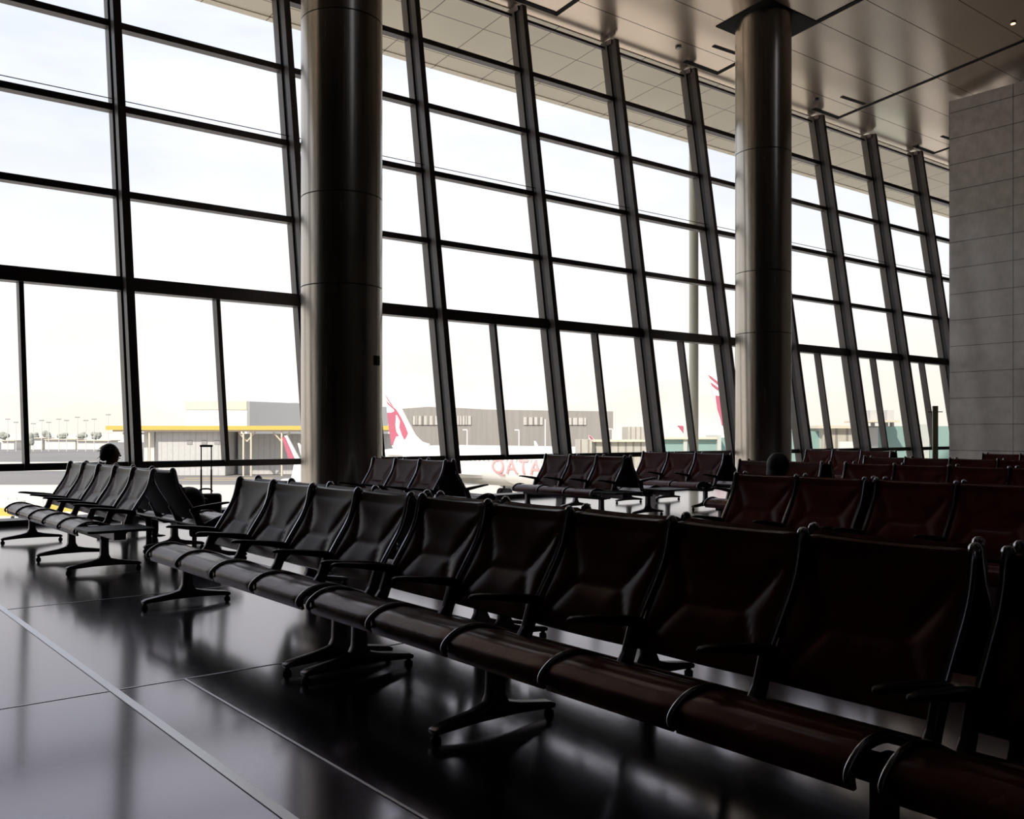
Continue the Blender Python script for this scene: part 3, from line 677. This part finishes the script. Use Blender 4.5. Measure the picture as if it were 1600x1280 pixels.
for k, x in enumerate((440, 455, 461)):
    ch(facing_box(x-2, x+2, 629.5, 634, 200, 2), 'roof_unit', MAT['grey'], e)

# dark hangar with clerestory windows and a shallow curved roof
Z = 262
e = tag(empty('hangar', P(780, 0, Z).to_2d().to_3d()+Vector((0, 0, GZ))), 'huge dark grey hangar with strips of clerestory windows, behind the parked airliner', 'building')
m = MB(); tops = [(612, 640), (640, 638), (668, 635.8), (715, 637.5), (760, 640), (850, 641.5), (958, 643)]
top = [P(x, y, Z) for x, y in tops]; poly = [Vector((top[0].x, top[0].y, GZ))]+top+[Vector((top[-1].x, top[-1].y, GZ))]
m.prism(poly, Fv*50); ch(m, 'hall', MAT['hangar'], e)
for x0, x1, y0, y1 in ((644, 694, 650, 664), (712, 736, 650, 664), (818, 848, 652, 664), (888, 916, 653, 664)):
    ch(facing_box(x0, x1, y0, y1, Z-0.3, 0.5), 'clerestory_window', MAT['clerestory'], e)
    for k in range(int((x1-x0)/9)):
        xx = x0+9*(k+0.6); ch(facing_box(xx-0.7, xx+0.7, y0, y1, Z-0.45, 0.2), 'window_post', MAT['hangar'], e)

# far trees and low sheds on the left horizon
def far_tree(px, zc, h, wd, nm='tree', lab=None, grp='hazy trees on the far left horizon'):
    m = MB(); p = P(px, 676, zc); rr = random.Random(px); vs = []
    b_ = Vector((p.x, p.y, GZ))
    for k in range(14):
        c = b_+Rv*rr.uniform(-wd, wd)*0.35+Up*(h*rr.uniform(0.5, 0.85)); m.ball(tuple(c+Rv*rr.uniform(-1, 1)*wd*0.15), h*rr.uniform(0.16, 0.26), 10, 7, (wd/h*0.9+0.2, wd/h*0.9+0.2, 0.8))
    tr = MB(); tr.tube([b_, b_+Up*h*0.6], 0.4, 6)
    e = tag(empty(nm, b_), lab, 'tree', grp); ch(m, 'crown', MAT['tree'], e, smooth=3.2); ch(tr, 'trunk', MAT['tree'], e)
for px, lab in ((8, 'first hazy tree from the left picture edge'), (52, 'hazy tree just right of the leftmost thin mullion'), (74, 'low hazy tree left of the palm'), (98, 'hazy tree midway between thin mullion and the seated woman'), (128, 'hazy tree just left above the seated woman'), (150, 'last hazy tree left of the ochre canopy')):
    far_tree(px, 620, 7+random.random()*2, 6.0, lab=lab)
far_tree(46, 330, 7.0, 2.5, 'palm_tree', 'dark small palm just right of the thin mullion at the far left', None)
for i, (x0, x1, y0, lab) in enumerate(((2, 22, 688, 'low white shed at the left picture edge'), (38, 66, 684, 'low white shed beneath the palm'), (70, 118, 686, 'long low white shed on the horizon left of the seated woman'), (120, 172, 688, 'low white shed behind the seated woman'))):
    e = tag(empty('shed', P(x0, 690, 400).to_2d().to_3d()+Vector((0, 0, GZ))), lab, 'shed', 'low sheds on the left horizon')
    ch(facing_box(x0, x1, y0+1, 0, 400, 8, z0=GZ), 'wall', MAT['offwhite'], e); ch(facing_box(x0-1, x1+1, y0, y0+1.2, 399, 10), 'roof', MAT['cream'], e)
# thin lamp posts at left
LP = [(12, 655, 'first from the left picture edge'), (25, 660, 'second from the left picture edge'), (52, 662, 'just right of the thin mullion'), (65, 657, 'above the white sheds'), (76, 660, 'above the long white shed'), (92, 655, 'in the middle of the pane left of the woman'), (104, 657, 'right of the middle of the pane left of the woman'), (121, 652, 'left of the woman'), (134, 657, 'just left of the woman'), (147, 655, 'right above the woman'), (169, 648, 'tallest, just right of the woman')]
for px, py, l in LP:
    b_ = P(px, 700, 360); b_.z = GZ; t = P(px, py, 360)
    e = tag(empty('lamp_post', b_), 'thin pale floodlight mast '+l, 'lamp post', 'thin floodlight masts on the left horizon')
    m = MB(); m.tube([b_, t], 0.13, 6); ch(m, 'mast', MAT['offwhite'], e)
    m = MB(); m.tube([t-Rv*0.9, t+Rv*0.9], 0.18, 6); ch(m, 'lamp_head', MAT['grey'], e)
# street lights with a short arm in front of the hangar
for px, py, l in ((730, 672, 'left one'), (811, 672.5, 'middle one'), (852, 655, 'tallest, armless one'), (957, 671, 'rightmost one')):
    Zs = 150; b_ = P(px, 700, Zs); b_.z = GZ; t = P(px, py, Zs)
    e = tag(empty('lamp_post', b_), 'pale apron lamp post in front of the dark hangar, '+l, 'lamp post', 'apron lamp posts before the hangar')
    m = MB(); m.tube([b_, t], 0.11, 6); ch(m, 'mast', MAT['offwhite'], e)
    if px != 852: m = MB(); m.tube([t, t-Rv*0.72], 0.12, 6); ch(m, 'arm', MAT['offwhite'], e)

# ------------------------------------------------------------------ parked airliner
AX = ((Rv*0.707-Fv*0.707)).normalized(); AS = Vector((-AX.y, AX.x, 0)); 
if AS.dot(Fv) > 0: AS = -AS                       # towards us
T0 = P(598, 676, 113); T0.z = 0; ZF = GZ+3.85     # tail end, fuselage axis height
pl = tag(empty('airliner', T0+AX*18+Up*GZ), 'white airliner with a maroon emblem on its tail fin and maroon lettering, parked outside', 'airplane')
def AP(s, side, z): return T0+AX*s+AS*side+Up*z
m = MB(); prof = [(0.0, 0.25, 1.0), (1.0, 0.55, 0.85), (3.5, 1.05, 0.55), (7, 1.6, 0.2), (10.5, 1.95, 0.0), (14, 2.0, 0), (31, 2.0, 0), (33.2, 1.85, -0.1), (35.2, 1.5, -0.25), (36.7, 0.95, -0.45), (37.4, 0.4, -0.6), (37.57, 0.1, -0.65)]
vs = []; nn = 36
for s, r, dz in prof:
    for k in range(nn):
        a = 2*math.pi*k/nn; vs.append(AP(s, r*math.cos(a), ZF+dz+r*math.sin(a)))
fs = [(i*nn+k, i*nn+(k+1)%nn, (i+1)*nn+(k+1)%nn, (i+1)*nn+k) for i in range(len(prof)-1) for k in range(nn)]+[tuple(range(nn))[::-1], tuple((len(prof)-1)*nn+k for k in range(nn))]
m.add(vs, fs); fo = ch(m, 'fuselage', MAT['white'], pl, smooth=0.9)
m = MB(); vs = []
for s, r in ((13, 0.3), (15, 1.5), (22, 1.6), (25, 0.4)):
    for k in range(16):
        a = 2*math.pi*k/16; vs.append(AP(s, 1.5*r/1.6*math.cos(a), ZF-1.25+0.95*r/1.6*math.sin(a)))
m.add(vs, [(i*16+k, i*16+(k+1)%16, (i+1)*16+(k+1)%16, (i+1)*16+k) for i in range(3) for k in range(16)]+[tuple(range(16)), tuple(48+k for k in range(16))]); ch(m, 'belly_fairing', MAT['belly'], pl, smooth=1)
def fin(pts, th, par, name, mat, sc=Vector((0, 0, 0))):
    m = MB(); n = AS*th; m.prism([Vector(p)-n*0.5 for p in pts], n); return ch(m, name, mat, par, bevel=0.0)
def on_fin(px, py):
    """photo point dropped on the airliner's vertical centre plane"""
    d = P(px, py, 1)-Vector((0, 0, EYE)); o = Vector((0, 0, EYE)); t = (T0-o).dot(AS)/d.dot(AS); return o+d*t
finpts = [(604, 612.5), (613, 617), (624, 634), (637, 660), (648, 680), (658, 690), (670, 694), (668, 702), (618, 704), (614, 697), (610, 672), (606, 640)]
fn = fin([on_fin(*p) for p in finpts], 0.34, pl, 'tail_fin', MAT['white'])
def decal(pts, nm, mat, par, off=0.19, th=0.02):
    m = MB(); m.prism([on_fin(*p)+AS*off for p in pts], AS*th); o = m.build(nm, mat, par); o.matrix_parent_inverse = Matrix.Translation(-par.location); return o
for pts in ([(604, 616), (608, 623), (617, 636), (613, 633), (606, 622)],
            [(605.2, 626), (612, 633), (621, 640), (628, 651), (634, 663), (639.5, 677), (637, 683), (634, 687.5), (630, 680), (626, 668), (627, 658), (622, 648), (619.5, 650), (617.5, 640), (608, 632)],
            [(607, 645), (613, 645), (618, 643), (620.5, 652), (619.5, 664), (621, 674), (625.5, 681.5), (621, 682), (617.5, 690), (616, 696), (614, 696), (611.5, 683), (609, 664)]):
    o = decal(pts, 'tail_emblem', MAT['maroon'], pl); 
for sgn in (1, -1):
    m = MB(); r0 = AP(2.2, 0.3*sgn, ZF+0.75); r1 = AP(6.0, 0.5*sgn, ZF+0.7); t1 = AP(2.6, 6.2*sgn, ZF+1.1); t0 = AP(1.2, 6.2*sgn, ZF+1.1)
    m.prism([r0, r1, t1, t0], Vector((0, 0, 0.18))); ch(m, 'tailplane', MAT['white'], pl)
    m = MB(); q = [AP(12.6, 1.2*sgn, ZF-1.1), AP(19.5, 1.2*sgn, ZF-1.1), AP(15.2, 8.0*sgn, ZF-0.65), AP(10.9, 16.9*sgn, ZF+0.1), AP(9.4, 16.9*sgn, ZF+0.1), AP(12.4, 6.0*sgn, ZF-0.8)]
    m.prism(q, Vector((0, 0, 0.32))); ch(m, 'wing', MAT['white'], pl)
    m = MB(); m.prism([AP(9.4, 16.9*sgn, ZF+0.1), AP(10.9, 16.9*sgn, ZF+0.1), AP(9.0, 17.2*sgn, ZF+2.3), AP(8.8, 17.2*sgn, ZF+2.3)], AS*0.12); ch(m, 'winglet', MAT['white'], pl)
    m = MB(); vs = []
    for s, r in ((14.6, 0.55), (16.0, 0.95), (18.6, 1.15), (19.9, 1.02), (19.9, 0.90), (19.3, 0.85)):
        for k in range(20):
            a = 2*math.pi*k/20; vs.append(AP(s, 5.75*sgn+r*math.cos(a), ZF-2.25+r*math.sin(a)))
    m.add(vs, [(i*20+k, i*20+(k+1)%20, (i+1)*20+(k+1)%20, (i+1)*20+k) for i in range(5) for k in range(20)]+[tuple(range(20)), tuple(100+k for k in range(20))]); ch(m, 'engine', MAT['white'], pl, smooth=0.8)
    m = MB()
    for kx in (-0.45, 0.45):
        m.tube([AP(17.0+kx-0.25, 3.8*sgn, GZ+0.55), AP(17.0+kx+0.25, 3.8*sgn, GZ+0.55)], 0.55, 16)
    m.tube([AP(17.0, 3.8*sgn, GZ+0.5), AP(17.0, 3.6*sgn, ZF-1.0)], 0.14, 8); ch(m, 'main_gear', MAT['dark'], pl)
m = MB(); m.tube([AP(32.4, -0.25, GZ+0.4), AP(32.4, 0.25, GZ+0.4)], 0.4, 14); m.tube([AP(32.4, 0, GZ+0.4), AP(32.4, 0, ZF-1.6)], 0.09, 8); ch(m, 'nose_gear', MAT['dark'], pl)
m = MB()
for s, r, dz in ((35.0, 1.53, -0.22), ):
    m.prism([AP(34.7, 1.30, ZF+0.45), AP(35.9, 1.02, ZF+0.25), AP(35.5, 0.95, ZF+0.75), AP(34.8, 1.1, ZF+0.9)], AS*0.12)
ch(m, 'cockpit_glazing', MAT['dark'], pl)
m = MB()
for k in range(34): s = 9.5+k*0.68; m.box(0, 0, 0, 0, 0, 0) if False else m.hexa([AP(s, 1.93, ZF+0.35), AP(s+0.24, 1.93, ZF+0.35), AP(s+0.24, 2.0, ZF+0.33), AP(s, 2.0, ZF+0.33)], [AP(s, 1.90, ZF+0.7), AP(s+0.24, 1.90, ZF+0.7), AP(s+0.24, 1.955, ZF+0.7), AP(s, 1.955, ZF+0.7)])
ch(m, 'cabin_windows', MAT['belly'], pl)
for s in (6.9, 33.3):
    ch(MB().hexa([AP(s, 1.0, ZF-0.5), AP(s+0.85, 1.0, ZF-0.5), AP(s+0.85, (1.62 if s < 10 else 1.86), ZF-0.5), AP(s, (1.55 if s < 10 else 1.92), ZF-0.5)], [AP(s, 1.0, ZF+1.2), AP(s+0.85, 1.0, ZF+1.2), AP(s+0.85, (1.2 if s < 10 else 1.45), ZF+1.2), AP(s, (1.15 if s < 10 else 1.5), ZF+1.2)]), 'door', MAT['belly'], pl)
# lettering along the fuselage
cu = bpy.data.curves.new('lettering', 'FONT'); cu.body = 'QATAR'; cu.size = 2.1; cu.extrude = 0.05; cu.space_character = 1.15; cu.offset = 0.02
to = bpy.data.objects.new('lettering', cu); C.objects.link(to); dg = bpy.context.evaluated_depsgraph_get(); dg.update()
tme = bpy.data.meshes.new_from_object(to.evaluated_get(dg)); bpy.data.objects.remove(to); tme.name = 'lettering'; tme.materials.clear(); tme.materials.append(MAT['letters'])
bm = bmesh.new(); bm.from_mesh(tme)
for k in range(1, 10):
    bmesh.ops.bisect_plane(bm, geom=bm.verts[:]+bm.edges[:]+bm.faces[:], plane_co=(0, 0.17*k, 0), plane_no=(0, 1, 0))
bm.to_mesh(tme); bm.free()
for v in tme.vertices:
    q = v.co.copy(); zz = -0.78+q.y; r_ = 2.05+q.z
    v.co = AP(21.0+q.x*1.12, math.sqrt(max(0.1, r_*r_-zz*zz)), ZF+zz)-pl.location
lo = link('lettering', tme, pl); lo.matrix_parent_inverse = Matrix.Identity(4)
# small airliner tails beyond the boarding bridges
def small_tail(pts, zc, lab, stripes):
    e = tag(empty('airliner_tail', P(pts[0][0], 676, zc).to_2d().to_3d()+Vector((0, 0, GZ))), lab, 'airplane tail', 'airliner tails in the distance')
    m = MB(); m.prism([P(x, y, zc) for x, y in pts], Fv*0.5); ch(m, 'fin', MAT['white'], e)
    for st in stripes:
        m = MB(); m.prism([P(x, y, zc-0.15) for x, y in st], Fv*0.1); ch(m, 'emblem', MAT['maroon'], e)
    return e
t2 = small_tail([(1106, 583), (1118, 585), (1150, 625), (1175, 668), (1200, 690), (1200, 720), (1130, 720), (1130, 690), (1117, 625)], 120, 'tall white fin with a maroon emblem behind the far steel column',
    [[(1107, 586), (1112, 589), (1126, 600), (1140, 616), (1131, 609), (1109, 590)], [(1110.5, 597.5), (1124, 607), (1122, 610), (1112, 602)],
     [(1118, 618), (1124, 619), (1150, 632), (1160, 650), (1162, 672), (1150, 665), (1140, 664), (1128, 665), (1126, 655), (1121, 640), (1119.5, 630)]])
m = MB(); m.tube([P(1128, 706, 116), P(1220, 706, 116)], 2.6, 20); ch(m, 'fuselage', MAT['white'], t2, smooth=1)
small_tail([(1058, 664.5), (1067, 665), (1074, 676), (1080, 690), (1080, 720), (1070, 720), (1070, 680)], 190, 'small distant maroon fin left of the pale mast', [[(1058, 665), (1067, 665.5), (1073, 676), (1074, 684), (1070, 680), (1063, 671)]])
small_tail([(919, 680.5), (923, 681), (930, 688), (934, 694), (934, 700), (924, 700)], 170, 'tiny distant maroon fin beyond the airliner nose', [[(919.3, 681), (923, 681.5), (929, 688), (925, 689)]])
small_tail([(444, 681), (448, 681), (470, 722), (470, 760), (452, 760), (460, 722)], 105, 'thin maroon raked fin edged in white, just left of the wider column', [[(440, 683), (445, 683), (462, 722), (452, 722)]])

# ------------------------------------------------------------------ boarding bridges, mast, ground vehicles
def bridge(parts, zc, lab, cat='boarding bridge', nm='boarding_bridge', legs=()):
    x0 = parts[0][0]; e = tag(empty(nm, P(x0, 676, zc).to_2d().to_3d()+Vector((0, 0, GZ))), lab, cat)
    for x0, x1, y0, y1, name, mat, dz, dep in parts: ch(facing_box(x0, x1, y0, y1, zc+dz, dep), name, MAT[mat], e)
    for x in legs:
        m = facing_box(x-3, x+3, 725, 0, zc+1, 0.5, z0=GZ); ch(m, 'leg', MAT['grey'], e)
    return e
bridge([(908, 1012, 690, 732, 'tunnel', 'beige', 0, 3), (905, 925, 687, 738, 'cab', 'beige', -0.6, 4), (918, 1008, 687.5, 690.5, 'roof_edge', 'cream', -0.3, 3.4)], 62, 'beige corrugated boarding bridge meeting the nose of the airliner', legs=(960,))
bridge([(981, 1008, 667, 691, 'body', 'beige', 0, 5), (1008, 1025, 669, 690, 'side_unit', 'greywall', 0.5, 4)], 95, 'beige box-shaped plant room above the boarding bridge', 'plant room', 'plant_room')
bridge([(1036, 1122, 686, 728, 'glazed_side', 'teal', 0, 3), (1036, 1122, 683.5, 686.5, 'roof_edge', 'cream', -0.3, 3.6), (1068, 1074, 686, 728, 'post', 'tealpost', -0.15, 0.2), (1121, 1127, 680, 728, 'end_post', 'tealpost', -0.3, 3.4), (1127, 1165, 684, 728, 'rear_glazed_side', 'teal', 0.5, 3)], 56, 'green glazed boarding bridge left of the far steel column', legs=(1050, 1110))
m = MB(); m.prism([P(1080, 664, 90), P(1132, 674.5, 90), P(1132, 690, 90), (P(1080, 684, 90))], Fv*4); e = tag(empty('rotunda', P(1090, 0, 90).to_2d().to_3d()+Vector((0, 0, GZ))), 'cream sloping-roofed rotunda behind the pale mast', 'rotunda')
ch(m, 'roof', MAT['offwhite'], e); ch(facing_box(1080, 1150, 676, 0, 91, 3, z0=GZ), 'wall', MAT['beige'], e)
bridge([(1246, 1284, 674, 735, 'glazed_side', 'teal', 0, 3), (1282, 1287, 668, 735, 'post', 'tealpost', -0.2, 3), (1286, 1334, 669, 735, 'cab', 'beige', -0.5, 4), (1280, 1338, 665, 669.5, 'roof_edge', 'cream', -0.8, 5), (1312, 1334, 690, 702, 'louvre', 'offwhite', -0.75, 0.2),
        (1354, 1500, 666, 735, 'rear_glazed_side', 'teal', 2, 3), (1354, 1372, 668, 735, 'grey_side', 'greywall', 1.8, 0.2), (1438, 1452, 663, 735, 'pale_side', 'tealpost', 1.7, 0.2)], 44, 'green and beige boarding bridge right of the far steel column, grey unit on its roof', legs=(1300, 1400))
bridge([(1360, 1397, 641, 658, 'body', 'greywall', 0, 2.2), (1354, 1406, 657, 660, 'tray', 'cream', -0.4, 3), (1385, 1388, 660, 667, 'support', 'grey', 0, 0.3), (1394, 1397, 660, 667, 'support', 'grey', 0, 0.3), (1364, 1367, 660, 667, 'support', 'grey', 0, 0.3)], 45, 'grey air-handling unit standing on the roof of the right boarding bridge', 'air unit', 'air_handling_unit')
# pale round mast carrying the soffit edge
pm = P(1084, 676, 27.1)
e = tag(empty('soffit_mast', (pm.x, pm.y, GZ)), 'tall pale round mast outside the glass, left of the far steel column', 'mast')
m = MB(); m.lathe([(0.135, GZ), (0.135, 9.55)], (pm.x, pm.y), 20); ch(m, 'mast', MAT['mast'], e, smooth=1)
m = MB(); m.lathe([(0.3, GZ), (0.3, GZ+0.3)], (pm.x, pm.y), 20); ch(m, 'foot', MAT['mast'], e, smooth=0.6)
# white van half hidden by the wider column
def van(px, zc, lab):
    p = P(px, 676, zc); e = tag(empty('van', (p.x, p.y, GZ), -TH), lab, 'van')
    MB().prism([(-2.4, -0.95, 0.4), (2.4, -0.95, 0.4), (2.4, -0.95, 1.1), (1.9, -0.95, 1.9), (1.5, -0.95, 2.15), (-2.4, -0.95, 2.15)], (0, 1.9, 0)).build('body', MAT['offwhite'], e, bevel=0.08)
    MB().box(-2.0, 1.2, -0.98, -0.94, 1.2, 1.85).build('side_window', MAT['dark'], e)
    for x in (-1.5, 1.5):
        for y in (-0.8, 0.8): m = MB(); m.tube([(x, y-0.12, 0.36), (x, y+0.12, 0.36)], 0.36, 16); m.build('wheel', MAT['dark'], e)
van(476, 103, 'white van with a dark side window peeking out left of the wider column')
# ground equipment close below the window at far left
def cart(px, zc, mat, lab):
    p = P(px, 676, zc); e = tag(empty('baggage_cart', (p.x, p.y, GZ), -TH), lab, 'baggage cart', 'baggage carts below the far left window')
    MB().box(-1.5, 1.5, -0.75, 0.75, 0.35, 0.5).build('deck', MAT['grey'], e)
    MB().box(-1.5, 1.5, -0.75, 0.75, 1.9, 1.98).build('roof', MAT['offwhite'], e)
    MB().box(-1.4, 1.2, -0.76, -0.70, 0.9, 1.5).build('side_panel', MAT[mat], e)
    for x in (-1.45, 1.45):
        for y in (-0.7, 0.7): MB().box(x-0.04, x+0.04, y-0.04, y+0.04, 0.5, 1.9).build('upright', MAT['offwhite'], e)
    for x in (-1.0, 1.0):
        for y in (-0.6, 0.6): m = MB(); m.tube([(x, y-0.07, 0.2), (x, y+0.07, 0.2)], 0.2, 12); m.build('wheel', MAT['dark'], e)
cart(2, 72, 'yellow', 'baggage cart with a yellow side panel at the left picture edge'); cart(46, 78, 'offwhite', 'baggage cart with a white side panel, second from the left edge'); cart(108, 76, 'yellow', 'baggage cart with a tan-yellow panel seen between the far left benches')
